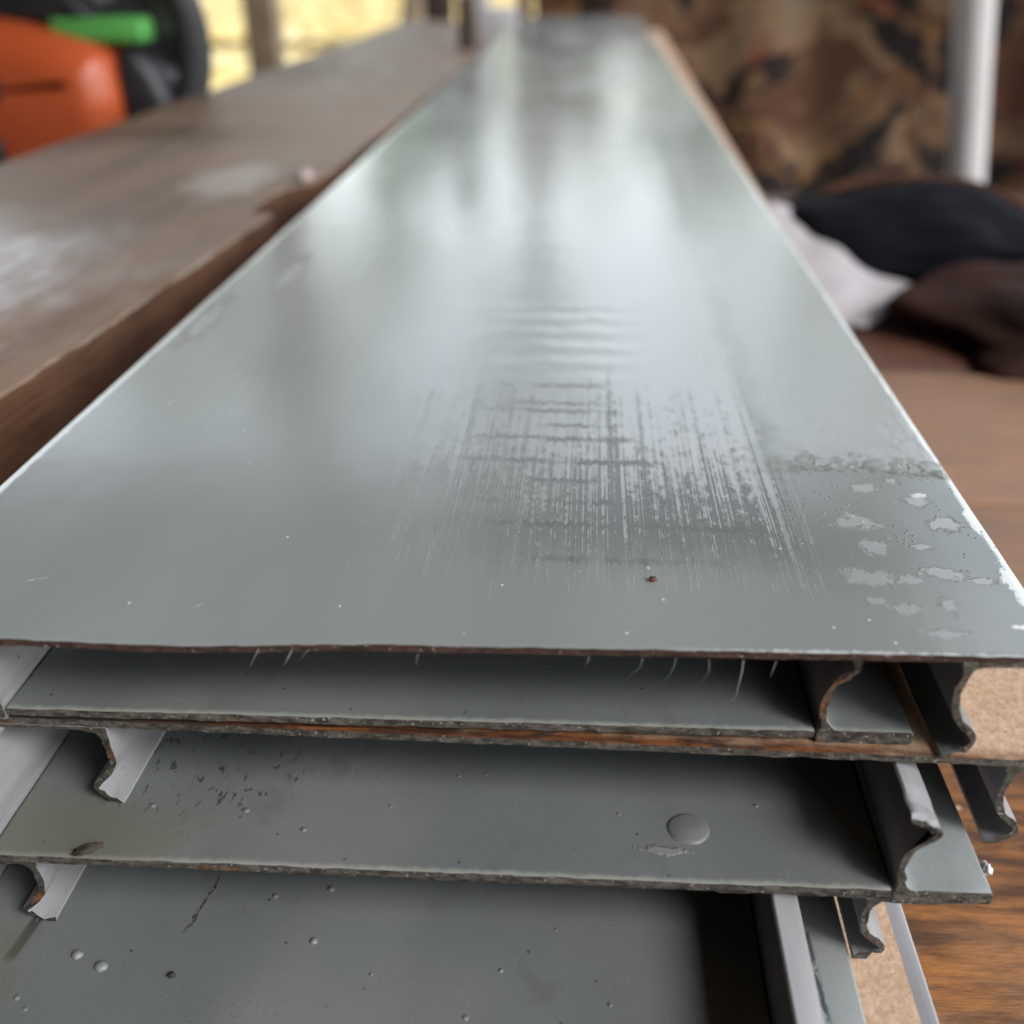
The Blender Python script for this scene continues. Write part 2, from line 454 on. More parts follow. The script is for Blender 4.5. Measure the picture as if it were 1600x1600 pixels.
def mat_camo():
    b = NB('camouflage_cloth_print')
    w = b.noise(0.006, detail=3, off=2)
    w2 = b.noise(0.006, detail=3, off=12)
    px = b.mul(b.add(b.x, b.mul(b.sub(w, 0.5), 380)), 0.70)
    pz = b.mul(b.add(b.z, b.mul(b.sub(w2, 0.5), 380)), 0.74)
    def nz(sx, sz, off, d=2):
        return b.noise(0, vec=b.vec(b.add(b.mul(px, sx), off), off * 0.7, b.add(b.mul(pz, sz), off * 1.9)), detail=d)
    c = b.mix(b.ss(nz(0.011, 0.011, 3), 0.42, 0.58), (0.07, 0.032, 0.02), (0.115, 0.064, 0.038))
    c = b.mix(b.ss(nz(0.012, 0.014, 17), 0.55, 0.6), c, (0.16, 0.1, 0.062))
    c = b.mix(b.ss(nz(0.007, 0.022, 29), 0.57, 0.61), c, (0.25, 0.125, 0.042))
    c = b.mix(b.ss(nz(0.011, 0.015, 41), 0.53, 0.58), c, (0.014, 0.010, 0.010))
    c = b.mix(b.ss(nz(0.016, 0.016, 57), 0.63, 0.67), c, (0.17, 0.05, 0.032))
    c = b.mix(b.ss(nz(0.02, 0.02, 67), 0.64, 0.68), c, (0.14, 0.12, 0.09))
    return b.done(c, 0.85, None, 0.2)


def mat_lawn():
    b = NB('autumn_lawn')
    n = b.noise(0.0006, detail=5)
    n2 = b.noise(0.006, detail=4, off=3)
    c = b.mix(b.ss(n, 0.35, 0.65), (0.26, 0.25, 0.11), (0.45, 0.37, 0.17))
    c = b.mix(b.mul(b.ss(n2, 0.45, 0.7), 0.6), c, (0.42, 0.32, 0.14))
    return b.done(c, 0.9, None, 0.2)


def leafmat(name, c1, c2):
    b = NB(name)
    n = b.noise(0.0011, detail=3)
    c = b.mix(b.ss(n, 0.35, 0.65), c1, c2)
    m = b.done(c, 0.6, None, 0.3)
    return m


M = {
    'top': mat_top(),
    'under': mat_under('shaded_grey_paint', None, 1.0, 5.0),  # same grey paint as the legs, inner shade put into its colour
    'tray': mat_under('shaded_grey_paint_stained', marks_tray, 1.0, 3.6),
    'low': mat_under('shaded_grey_paint_scuffed', marks_low),
    'leg': mat_leg(),  # same grey paint in a lit tone for the legs
    'flange': mat_under('lit_flange_paint', None, 1.5),  # inner paint brightened, light on the flange put into the colour
    'lowflange': mat_under('scuffed_lit_flange_paint', marks_low, 1.5),  # scuffed paint brightened the same way for the lit flange
    'cut': mat_cut('fibrous_cut_end', (0.03, 0.026, 0.022), (0.115, 0.103, 0.092), (0.19, 0.075, 0.027), 0.57),
    'cutdark': mat_cut('reddish_cut_edge', (0.03, 0.018, 0.015), (0.075, 0.042, 0.035), (0.15, 0.03, 0.016), 0.62),
    'bare': mat_bare(),
    'table': mat_table(),
    'tablesheen': mat_table('sheen_table_wood', (0.25, 0.150, 0.105), 0.68),  # table wood with its grazing sheen put into the colour
    'tableshade': mat_table('shaded_table_wood', (0.062, 0.026, 0.019), 0.85),  # table wood with shade and bag reflection put into the colour
    'beamtop': mat_beam('weathered_beam_top', False),
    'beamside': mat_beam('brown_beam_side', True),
    'camo': mat_camo(),
    'lawn': mat_lawn(),
    'orange': plain('orange_plastic', (0.42, 0.078, 0.026), 0.28, 0.12, 0.01),
    'black': plain('black_plastic', (0.018, 0.018, 0.022), 0.42, 0.2, 0.02),
    'rubber': plain('black_rubber', (0.022, 0.022, 0.025), 0.7, 0.2, 0.03),
    'green': plain('green_plastic', (0.085, 0.33, 0.075), 0.4, 0.1, 0.02),
    'grey': plain('grey_plastic', (0.30, 0.30, 0.33), 0.45, 0.1, 0.02),
    'greydark': plain('dark_grey_plastic', (0.06, 0.06, 0.068), 0.45, 0.15, 0.02),
    'darkcloth': plain('dark_brown_cloth', (0.034, 0.015, 0.011), 0.9, 0.5, 0.015, 0.6, 0.1),
    'navy': plain('black_cloth', (0.004, 0.004, 0.007), 0.9, 0.3, 0.02, 0.4, 0.1),
    'brownleather': plain('brown_cloth', (0.06, 0.028, 0.018), 0.85, 0.4, 0.02, 0.5, 0.1),
    'white': plain('white_cloth', (0.36, 0.335, 0.355), 0.8, 0.06, 0.02, 0.4),
    'pipe': plain('white_pipe', (0.40, 0.385, 0.40), 0.65, 0.05, 0.01),
    'post': plain('pale_timber', (0.36, 0.27, 0.19), 0.75, 0.2, 0.01, 1.0),
    'stake': plain('dark_timber', (0.045, 0.024, 0.017), 0.75, 0.3, 0.02, 1.0),
    'rust': plain('rust_crumb', (0.09, 0.042, 0.028), 0.8, 0.5, 0.8, 0.2),
    'dirt': plain('dark_dirt', (0.035, 0.028, 0.018), 0.9, 0.5, 0.8, 0.2),
    'fibre': plain('pale_fibre', (0.24, 0.24, 0.23), 0.7, 0.2, 0.5),
    'flake': plain('pale_flake', (0.6, 0.62, 0.63), 0.5, 0.1, 0.5),
    'leafgreen': leafmat('green_leaves', (0.045, 0.16, 0.03), (0.08, 0.25, 0.05)),
    'leafolive': leafmat('olive_leaves', (0.10, 0.10, 0.03), (0.2, 0.14, 0.045)),
    'leafpale': leafmat('pale_leaves', (0.16, 0.2, 0.11), (0.26, 0.28, 0.17)),
    'leafyellow': leafmat('yellow_leaves', (0.80, 0.60, 0.20), (0.9, 0.76, 0.42)),
    'roofwood': plain('roof_timber', (0.16, 0.11, 0.075), 0.8, 0.3, 0.01, 1.0),
    'bark': plain('bark', (0.09, 0.065, 0.045), 0.9, 0.3, 0.01, 4),
}


# ------------------------------------------------------------------ object helpers
def link_mesh(name, verts, faces, mats, parent=None, mi=None, smooth=True, loc=(0, 0, 0)):
    me = bpy.data.meshes.new(name)
    me.from_pydata([tuple(v) for v in verts], [], faces)
    for m in (mats if isinstance(mats, (list, tuple)) else [mats]):
        me.materials.append(m)
    if mi is not None:
        me.polygons.foreach_set('material_index', mi)
    me.polygons.foreach_set('use_smooth', [smooth] * len(faces))
    me.update()
    o = bpy.data.objects.new(name, me)
    COL.objects.link(o)
    o.location = loc
    if parent:
        o.parent = parent
    return o


def from_bm(name, bm, mats, parent=None, smooth=True, loc=(0, 0, 0), sharp=None):
    me = bpy.data.meshes.new(name)
    bmesh.ops.recalc_face_normals(bm, faces=bm.faces)
    bm.to_mesh(me)
    bm.free()
    for m in (mats if isinstance(mats, (list, tuple)) else [mats]):
        me.materials.append(m)
    me.polygons.foreach_set('use_smooth', [smooth] * len(me.polygons))
    if sharp:
        me.set_sharp_from_angle(angle=math.radians(sharp))
    o = bpy.data.objects.new(name, me)
    COL.objects.link(o)
    o.location = loc
    if parent:
        o.parent = parent
    return o


def thing(name, label, cat, loc, group=None, rz=0.0):
    o = bpy.data.objects.new(name, None)
    o.empty_display_size = 0.02
    COL.objects.link(o)
    o.location = loc
    o.rotation_euler = (0, 0, rz)
    o['label'], o['category'] = label, cat
    if group:
        o['group'] = group
    return o


def tag(o, label, cat, group=None):
    o['label'], o['category'] = label, cat
    if group:
        o['group'] = group
    return o


def bevel_box(bm, c, s, r=0.002, seg=2, rot=None):
    g = bmesh.ops.create_cube(bm, size=1)
    vs = g['verts']
    for v in vs:
        v.co = Vector((v.co.x * s[0], v.co.y * s[1], v.co.z * s[2]))
    es = list({e for v in vs for e in v.link_edges})
    res = bmesh.ops.bevel(bm, geom=es, offset=r, segments=seg, profile=0.5, affect='EDGES')
    vs = list({v for f in res['faces'] for v in f.verts} | {v for v in vs if v.is_valid})
    for v in vs:
        p = v.co
        if rot:
            p = rot @ p
        v.co = p + Vector(c)
    return vs


def tube(pts, radii, seg=10, cap=True):
    pts = [Vector(p) for p in pts]
    if isinstance(radii, (int, float)):
        radii = [radii] * len(pts)
    V, F = [], []
    n = len(pts)
    ref = Vector((0.13, 0.31, 0.94)).normalized()
    for i, p in enumerate(pts):
        t = (pts[min(i + 1, n - 1)] - pts[max(i - 1, 0)]).normalized()
        a = t.cross(ref)
        if a.length < 0.05:
            a = t.cross(Vector((1, 0, 0)))
        a.normalize()
        c = t.cross(a)
        for k in range(seg):
            th = 2 * math.pi * k / seg
            V.append(p + (a * math.cos(th) + c * math.sin(th)) * radii[i])
    for i in range(n - 1):
        for k in range(seg):
            k2 = (k + 1) % seg
            F.append((i * seg + k, i * seg + k2, (i + 1) * seg + k2, (i + 1) * seg + k))
    if cap:
        F.append(tuple(range(seg - 1, -1, -1)))
        F.append(tuple((n - 1) * seg + k for k in range(seg)))
    return V, F


def spline(pts, n):
    """Catmull-Rom through 2-D or 3-D points"""
    P = [np.array(p, float) for p in pts]
    P = [2 * P[0] - P[1]] + P + [2 * P[-1] - P[-2]]
    out = []
    m = len(P) - 3
    for i in range(n):
        t = i / (n - 1) * m
        k = min(int(t), m - 1)
        u = t - k
        a, b_, c, d = P[k:k + 4]
        out.append(0.5 * ((2 * b_) + (-a + c) * u + (2 * a - 5 * b_ + 4 * c - d) * u * u + (-a + 3 * b_ - 3 * c + d) * u ** 3))
    return out


def n1(x, s=0.0):
    return mnoise.noise(Vector((x, s, s * 0.37)))


# ------------------------------------------------------------------ setting
def zd(d):                         # depth below the camera in mm -> world height
    return ZC - d / 1000.0


R = 160.0
gv, gf = [(0, 0, 0)], []
ring = [0.8, 2, 5, 10, 20, 40, 80, R]
for r in ring:
    for k in range(48):
        a = 2 * math.pi * k / 48
        h = 0.0 if r < 12 else 0.25 * n1(r * 0.11 + math.cos(a) * 2, math.sin(a) * 2)
        gv.append((r * math.cos(a), r * math.sin(a), h))
for k in range(48):
    gf.append((0, 1 + k, 1 + (k + 1) % 48))
for i in range(len(ring) - 1):
    for k in range(48):
        k2 = (k + 1) % 48
        gf.append((1 + i * 48 + k, 1 + (i + 1) * 48 + k, 1 + (i + 1) * 48 + k2, 1 + i * 48 + k2))
lawn = link_mesh('lawn', gv, gf, M['lawn'])
lawn['kind'] = 'structure'

# fallen leaves on the lawn
lv, lf = [], []
for i in range(42000):
    az = math.radians(random.uniform(-46, -2))
    d = 5.5 + 20.5 * random.random() ** 1.3
    c = Vector((d * math.sin(az), d * math.cos(az), random.uniform(0.01, 0.05) + (0.25 * 0 if d < 12 else 0.1)))
    s = random.uniform(0.05, 0.10)
    a = random.uniform(0, 6.28)
    u = Vector((math.cos(a), math.sin(a), random.uniform(-.25, .25))) * s
    v = Vector((-math.sin(a), math.cos(a), random.uniform(-.25, .25))) * s * 0.7
    k = len(lv)
    lv += [c - u, c - v * 0.9, c + u, c + v * 0.9]
    lf.append((k, k + 1, k + 2, k + 3))
leaves = link_mesh('fallen_leaves', lv, lf, M['leafyellow'], smooth=False)
leaves['kind'] = 'stuff'
tag(leaves, 'yellow fallen leaves scattered over the lawn beyond the beam', 'leaves')


def tree(name, label, loc, hgt, cw, ch, mat, seed, nl=3800):
    r = random.Random(seed)
    root = thing(name, label, 'tree', loc, 'trees beyond the lawn')
    V, F = tube([(0, 0, -0.1), (0.06, 0.02, hgt * 0.35), (-0.05, 0.05, hgt * 0.7), (0.05, 0, hgt * 0.95)], [0.22, 0.17, 0.11, 0.03], 8)
    for k in range(6):
        a = k * 1.05 + r.uniform(-.3, .3)
        z0 = hgt * r.uniform(.4, .65)
        v2, f2 = tube([(0, 0, z0), (math.cos(a) * cw * .35, math.sin(a) * cw * .35, z0 + ch * .2), (math.cos(a) * cw * .7, math.sin(a) * cw * .7, z0 + ch * .35)], [.09, .06, .015], 6)
        o = len(V)
        V += v2
        F += [tuple(i + o for i in f) for f in f2]
    link_mesh('trunk', V, F, M['bark'], root)
    V, F = [], []
    cl = []
    for k in range(26):
        while True:
            p = Vector((r.uniform(-1, 1), r.uniform(-1, 1), r.uniform(-1, 1)))
            if p.length < 1:
                break
        cl.append((Vector((p.x * cw, p.y * cw, hgt * 0.72 + p.z * ch)), r.uniform(.22, .42) * cw))
    for i in range(nl):
        c, rad = r.choice(cl)
        d = Vector((r.gauss(0, 1), r.gauss(0, 1), r.gauss(0, 1))).normalized() * rad * r.uniform(.3, 1)
        p = c + d
        n = Vector((r.gauss(0, 1), r.gauss(0, 1), r.gauss(0.4, 1))).normalized()
        u = n.orthogonal().normalized() * r.uniform(.09, .16)
        v = n.cross(u) * 0.7
        k = len(V)
        V += [p - u, p - v, p + u, p + v]
        F.append((k, k + 1, k + 2, k + 3))
    link_mesh('crown', V, F, mat, root, smooth=False)


tree('tree', 'green leafy tree beyond the lawn mirrored in the top board', (-4.5, 30, 0), 7.9, 2.0, 1.8, M['leafgreen'], 1, 7000)
tree('tree', 'tall loose tree left of the lawn mirrored in the top board', (-6.0, 15, 0), 7.4, 3.2, 2.7, M['leafpale'], 5, 2300)
tree('tree', 'olive autumn tree beyond the lawn mirrored in the top board', (-1.1, 31, 0), 7.0, 1.8, 1.4, M['leafolive'], 2)
tree('tree', 'broad pale tree to the right beyond the lawn mirrored in the top board', (6.0, 24, 0), 11.5, 3.4, 3.9, M['leafpale'], 8, 2100)
tree('tree', 'low bushy tree right of the middle beyond the lawn mirrored in the top board', (3.0, 30, 0), 7.6, 3.3, 1.8, M['leafpale'], 15, 3000)
tree('tree', 'slender tree in the middle beyond the lawn mirrored in the top board', (-1.3, 26, 0), 15.5, 1.7, 3.6, M['leafpale'], 12, 1300)
wv, wf = [], []
for i in range(15000):                      # far wood along the edge of the field
    az = math.radians(random.uniform(-55, 50))
    d = random.uniform(62, 70)
    hh = 6.6 + 2.2 * n1(az * 9, 1.0) + 1.2 * n1(az * 31, 2.0)
    c = Vector((d * math.sin(az), d * math.cos(az), hh * random.random() ** .7))
    a_ = random.uniform(0, 6.28)
    u = Vector((math.cos(a_), math.sin(a_), random.uniform(-.8, .8))) * random.uniform(.25, .5)
    v = Vector((random.uniform(-.5, .5), random.uniform(-.5, .5), 1)).normalized() * random.uniform(.2, .4)
    k = len(wv)
    wv += [c - u, c - v, c + u, c + v]
    wf.append((k, k + 1, k + 2, k + 3))
wood = link_mesh('far_wood', wv, wf, M['leafpale'], smooth=False)
wood['kind'] = 'stuff'
tag(wood, 'far low wood along the edge of the field', 'wood')

dirt = link_mesh('ground', [(-4.7, -5.2, .02), (1.3, -5.2, .02), (1.3, 3.4, .02), (-4.7, 3.4, .02)], [(0, 1, 2, 3)], plain('bounce_cut_floor', (0.07, 0.052, 0.04), 0.9, .3, .01))  # dark floor added under the shelter to cut light bounced upward
dirt['kind'] = 'structure'

# open shelter the table stands under (its roof is what the wet board mirrors close to the camera)
sh = thing('open_shelter', 'open timber shelter roof over the table, mirrored in the wet top board', 'shelter', (0, 0, 0))
RZ, RX0, RX1, RY0, RY1 = 2.42, -4.6, 1.05, -5.0, 3.12
k = 0
x = RX0
while x < RX1:
    bm = bmesh.new()
    bevel_box(bm, (x + .09, (RY0 + RY1) / 2, RZ + .012 + .001 * (k % 2)), (.178, RY1 - RY0, .022), .002, 1)
    from_bm('roof_board', bm, M['roofwood'], sh, sharp=50)
    x += .18
    k += 1
for y in (-4.6, -3.1, -1.6, -.1, 1.4, 2.95):
    bm = bmesh.new()
    bevel_box(bm, ((RX0 + RX1) / 2, y, RZ - .076), (RX1 - RX0 - .1, .06, .15), .003, 1)
    from_bm('rafter', bm, M['roofwood'], sh, sharp=50)
for x, y in ((-.868, 2.95), (.95, 2.95), (-4.4, 2.95), (.95, -4.6), (-4.4, -4.6)):
    bm = bmesh.new()
    bevel_box(bm, (x, y + .0, (RZ - .152) / 2), (.085, .085, RZ - .152), .004, 2)
    from_bm('shelter_post', bm, M['post'], sh, sharp=50)

for i in range(14):                      # added unseen rear and left walls, holding fill light out of the stack
    bm = bmesh.new()
    bevel_box(bm, (-1.9, -1.75 - .004 * (i % 2), .09 + .165 * i), (5.4, .022, .162), .002, 1)
    from_bm('light_block_board', bm, M['roofwood'], sh, sharp=50)
    bm = bmesh.new()
    bevel_box(bm, (-4.5 - .004 * (i % 2), -.2, .09 + .165 * i), (.022, 3.0, .162), .002, 1)
    from_bm('light_block_board', bm, M['roofwood'], sh, sharp=50)

# ------------------------------------------------------------------ work table
TZ = 0.76
tab = thing('work_table', 'brown wet wooden table under the stack of boards', 'table', (0, 0.9, 0))
yb = -0.07
bi = 0
bw = 0.142
while yb < 0.80:
    bm = bmesh.new()
    dz = 0.0006 * n1(bi * 3.1, 2.0)
    bevel_box(bm, (0, 0, 0), (1.0, bw - 0.003, 0.028), 0.0025, 2)
    o = from_bm('table_board', bm, M['table'] if bi < 2 else M['tablesheen'] if bi < 4 else M['tableshade'], tab, sharp=50, loc=(-0.08, yb + bw / 2 - 0.9, TZ - 0.014 + dz))
    yb += bw
    bi += 1
for sx in (-0.54, 0.38):
    for sy in (-0.9, -0.03):
        bm = bmesh.new()
        bevel_box(bm, (0, 0, 0), (0.07, 0.07, TZ - 0.1), 0.004)
        from_bm('table_leg', bm, M['post'], tab, sharp=50, loc=(sx, sy, (TZ - 0.1) / 2))
for sx in (-0.54, 0.38):
    bm = bmesh.new()
    bevel_box(bm, (0, 0, 0), (0.045, 0.97, 0.07), 0.003)
    from_bm('table_rail', bm, M['post'], tab, sharp=50, loc=(sx, -0.465, TZ - 0.028 - 0.0365))

# ------------------------------------------------------------------ the boards
H0 = 17.3
LEGC = [(0, -0.4), (-0.35, 2.5), (-0.7, 5), (-0.4, 8), (0.7, 10.2), (2.5, 12), (3.7, 13.4), (3.5, 14.7), (2.3, 15.8), (0.7, 16.7), (-0.9, 17.3)]
LEN = 1870.0
YS = [0, 0.35, 0.9, 1.8, 3, 4.5, 6.5, 9, 12, 16, 21, 28, 38, 52, 75, 110, 160, 240, 360, 520, 720, 960, 1240, 1560, LEN]


def moulding_section(w0, w1, fl, H, tl=1.25):
    """closed outline (x outward, w inward) of flange strip w0..w1 plus wavy leg"""
    c = spline([(p[0], w1 + p[1] * H / H0) for p in LEGC], 26)
    inn, out = [], []
    for i, p in enumerate(c):
        t = c[min(i + 1, 25)] - c[max(i - 1, 0)]
        t = t / np.linalg.norm(t)
        nrm = np.array([t[1], -t[0]])
        th = tl * (1.0 - 0.25 * (i / 25) ** 3)
        inn.append(p - nrm * th / 2)
        out.append(p + nrm * th / 2)
    inn = [p for p in inn if p[1] > w1 + 0.1]
    out = [p for p in out if p[1] > w1 + 1.3]
    tip = [(inn[-1] + out[-1]) / 2 + np.array([-0.25, 0.18])]
    poly = [(fl - 0.45, w0), (-0.95, w0), (-1.0, w1)] + [tuple(p) for p in inn] + [tuple(p) for p in tip] + \
           [tuple(p) for p in out[::-1]] + [(1.05, w1 + 0.75), (1.6, w1 + 0.28), (2.5, w1 + 0.06), (4.0, w1), (fl * 0.6, w1), (fl - 0.7, w1), (fl - 0.2, w1 - 0.2), (fl, w1 - 0.6), (fl, w0 + 0.45)]
    return poly


def moulding(parent, side, xb, w0, w1, fl, H, inner, yfun, mats, seed, back_first=True, chips_glare=0.0):
    poly = moulding_section(w0, w1, fl, H)
    n = len(poly)
    V, F, MI = [], [], []
    hw = max(p[1] for p in poly) - w1
    for j, y in enumerate(YS):
        for k, (px, pw) in enumerate(poly):
            f = max(0.0, (pw - w1) / hw)              # 0 at flange, 1 at lip
            wob = math.exp(-y / 2.2)
            ax = (0.38 * n1(k * 0.42 + seed * 9, y * 0.3) + 0.22 * n1(k * 1.3 + seed * 2, y * .4)) * wob
            aw = (0.34 * n1(k * 0.45 + seed * 5 + 40, y * 0.3) + 0.2 * n1(k * 1.2 + seed, y * .4)) * wob
            if chips_glare and f > 0.8:
                aw -= chips_glare * max(0.0, n1(y * 0.9 + seed, 3.3)) * math.exp(-y / 22.0)
            X = xb + side * (px + ax)
            Y = y
            if j < 3:
                jag = 0.55 * n1(k * 0.38 + seed * 3.3, 1.0) + 0.3 * n1(k * 1.2 + seed, 4.0)
                Y = y + jag * (1 - j / 3.0) * (0.5 + f)
            Y += yfun(xb + side * px)
            bow = 0.6 * n1(y * 0.006 + seed, 2.0) * min(1, y / 200.0)
            V.append(((X + bow) * 0.001, Y * 0.001, inner * (pw + aw) * 0.001))
    flip = (side * inner) > 0
    for j in range(len(YS) - 1):
        for k in range(n):
            k2 = (k + 1) % n
            q = (j * n + k, j * n + k2, (j + 1) * n + k2, (j + 1) * n + k)
            F.append(q if flip else q[::-1])
            MI.append(2 if k == 0 else (3 if k >= n - 9 else 0))
    cap = tuple(range(n))
    F.append(cap[::-1] if flip else cap)
    MI.append(1)
    cap2 = tuple((len(YS) - 1) * n + k for k in range(n))
    F.append(cap2 if flip else cap2[::-1])
    MI.append(1)
    o = link_mesh('edge_moulding', V, F, mats, parent, MI)
    o.data.set_sharp_from_angle(angle=math.radians(48))
    return o


def plate(parent, x0, x1, ztop, t, yfun, mat_t, mat_b, mat_c, seed, nx=90, zfun=None, round_edges=True, name='plate', mat_side=None, side_w=0.0):
    """sheet between x0 and x1 (mm, local), its top at ztop"""
    r = 0.8 if round_edges else 0.15
    xs, dz = [x0, x0 + 0.18 * r, x0 + 0.5 * r, x0 + r], [-r * 0.9, -0.42 * r, -0.12 * r, 0]
    for i in range(1, nx):
        xs.append(x0 + r + (x1 - x0 - 2 * r) * i / nx)
        dz.append(0)
    xs += [x1 - r, x1 - 0.5 * r, x1 - 0.18 * r, x1]
    dz += [0, -0.12 * r, -0.42 * r, -r * 0.9]
    n = len(xs)
    ys = YS
    top, bot = [], []
    V = []
    for j, y in enumerate(ys):
        for i, x in enumerate(xs):
            jag = 0.0
            if j < 4:
                jag = (0.25 * n1(x * 0.35 + seed, 1.2) + 0.16 * n1(x * 1.4 + seed, 5.5)) * (1 - j / 4.0)
            Y = y + yfun(x) + jag
            z = ztop + (zfun(x, y) if zfun else 0.0)
            if j == 0:
                z -= 0.14                                # front arris a little rounded
            wob = 0.10 * n1(y * 0.25 + seed, x * 0.01) if (i < 3 or i > n - 4) else 0
            V.append(((x + wob) * .001, Y * .001, (z + dz[i]) * .001))
    base = len(V)
    for j, y in enumerate(ys):
        for i, x in enumerate(xs):
            jag = 0.0
            if j < 4:
                jag = (0.25 * n1(x * 0.35 + seed + 3, 1.2) + 0.2 * n1(x * 1.1 + seed + 7, 5.5)) * (1 - j / 4.0)
            z = ztop - t + (zfun(x, y) if zfun else 0.0)
            if j == 0:
                z += 0.1 * n1(x * 1.7 + seed, 8.8)
            V.append((x * .001, (y + yfun(x) + jag) * .001, z * .001))
    F, MI = [], []
    J = len(ys)
    for j in range(J - 1):
        for i in range(n - 1):
            a = j * n + i
            F.append((a, a + 1, a + n + 1, a + n))
            MI.append(0 if mat_side is None or (3 <= i < n - 4 and xs[i] < x1 - side_w) else 3)
            b_ = base + a
            F.append((b_, b_ + n, b_ + n + 1, b_ + 1))
            MI.append(1)
    for i in range(n - 1):
        F.append((i, base + i, base + i + 1, i + 1))
        MI.append(2)
        a = (J - 1) * n + i
        F.append((a, a + 1, base + a + 1, base + a))
        MI.append(2)
    for j in range(J - 1):
        a = j * n
        F.append((a, a + n, base + a + n, base + a))
        MI.append(0 if mat_side is None else 3)
        a = j * n + n - 1
        F.append((a, base + a, base + a + n, a + n))
        MI.append(0 if mat_side is None else 3)
    o = link_mesh(name, V, F, [mat_t, mat_b, mat_c, mat_side or mat_t], parent, MI)
    o.data.set_sharp_from_angle(angle=math.radians(50))
    return o


GROUP = 'painted boards in the stack'
# each board: Empty at its near end, local mm frame: x across (same as world), y from the near end, z from its inner face


def board(label, inner, zref, yl, yr, legs, flanges, tp, tf, H, mats, seed, rz=0.0, zfun=None, chips_glare=(0, 0)):
    """inner=+1 faces up (tray), -1 faces down; zref = depth (mm below camera) of the plate's inner face"""
    y0 = (yl + yr) / 2
    root = thing('trim_board', label, 'trim board', (0, y0 / 1000, zd(zref)), GROUP, rz)
    sk = lambda x: (yr - yl) * (x + 20) / 180.0
    (xl, xr), (fL, fR) = legs, flanges
    if inner > 0:
        plate(root, xl + 1.6, xr - 1.6, 0.0, tp, sk, mats['in'], M['bare'], mats['cut'], seed, zfun=zfun, round_edges=False)
        moulding(root, -1, xl, -tf, 0.0, xl - fL, H, 1, sk, [mats['leg'], M['cut'], M['bare'], mats.get('fl', mats['leg'])], seed + 1, chips_glare=chips_glare[0])
        moulding(root, 1, xr, -tf, 0.0, fR - xr, H, 1, sk, [mats['leg'], M['cut'], M['bare'], mats.get('fl', mats['leg'])], seed + 2, chips_glare=chips_glare[1])
    else:
        plate(root, fL, fR, tp, tp, sk, mats['out'], mats['in'], mats['cut'], seed, nx=140, zfun=zfun, mat_side=mats.get('side'), side_w=mats.get('side_w', 0.0))
        w1 = tf - tp
        moulding(root, -1, xl, 0.02, w1, xl - fL - 0.6, H, -1, sk, [mats['leg'], M['cut'], mats['leg'], mats['leg']], seed + 1, chips_glare=chips_glare[0])
        moulding(root, 1, xr, 0.02, w1, fR - xr - 0.6, H, -1, sk, [mats['leg'], M['cut'], mats['leg'], mats['leg']], seed + 2, chips_glare=chips_glare[1])
    return root


def dip1(x, y):
    f = math.exp(-y / 28.0)
    return f * (-1.0 * math.exp(-((x + 68) / 24.0) ** 2) + 0.15 * n1(x * 0.04, 3.0) - 0.35 * max(0, (x - 60) / 20.0))


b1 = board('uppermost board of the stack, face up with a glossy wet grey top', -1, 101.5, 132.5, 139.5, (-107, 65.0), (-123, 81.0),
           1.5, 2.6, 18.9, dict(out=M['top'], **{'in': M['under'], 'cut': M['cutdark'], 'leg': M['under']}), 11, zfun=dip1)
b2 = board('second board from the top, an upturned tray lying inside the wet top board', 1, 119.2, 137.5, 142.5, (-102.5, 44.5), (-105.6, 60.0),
           1.7, 2.7, 17.5, {'in': M['under'], 'cut': M['cut'], 'leg': M['leg'], 'fl': M['under']}, 23)
b3 = board('third board from the top with a rust-stained bare tan back', -1, 123.6, 136.8, 140.9, (-84.7, 77.0), (-106.5, 93.0),
           1.6, 2.6, 17.3, {'out': M['bare'], 'in': M['under'], 'cut': M['cut'], 'leg': M['leg'], 'side': M['under']}, 37, rz=math.radians(-0.9))
b4 = board('fourth board from the top, an upturned grey tray with a round blister in its paint', 1, 142.0, 124.6, 128.2, (-104.5, 58.2), (-112, 74.0),
           1.7, 2.7, 17.0, {'in': M['tray'], 'cut': M['cut'], 'leg': M['leg'], 'fl': M['flange']}, 41, chips_glare=(0.0, 2.4))
b5 = board('fifth board from the top, face down with its wavy edges on the lowest tray', -1, 146.4, 127.0, 130.0, (-97.3, 54.6), (-111, 70.0),
           1.5, 2.1, 15.0, {'out': M['bare'], 'in': M['under'], 'cut': M['cut'], 'leg': M['leg'], 'side': M['under']}, 53)
b6 = board('lowest upturned grey tray of the stack with two bubbles and a hairline crack', 1, 162.1, 70.0, 70.0, (-113.5, 38.0), (-118, 53.2),
           1.7, 2.6, 15.2, {'in': M['low'], 'cut': M['cut'], 'leg': M['leg'], 'fl': M['lowflange']}, 61)
b7 = board('bottom board of the stack lying on the table, bare tan back with a grey edge', -1, 166.5, 60.0, 60.0, (-106, 52.0), (-121, 67.0),
           1.6, 2.6, 16.9, {'out': M['bare'], 'in': M['under'], 'cut': M['cut'], 'leg': M['leg'], 'side': M['leg'], 'side_w': 4.2}, 71)


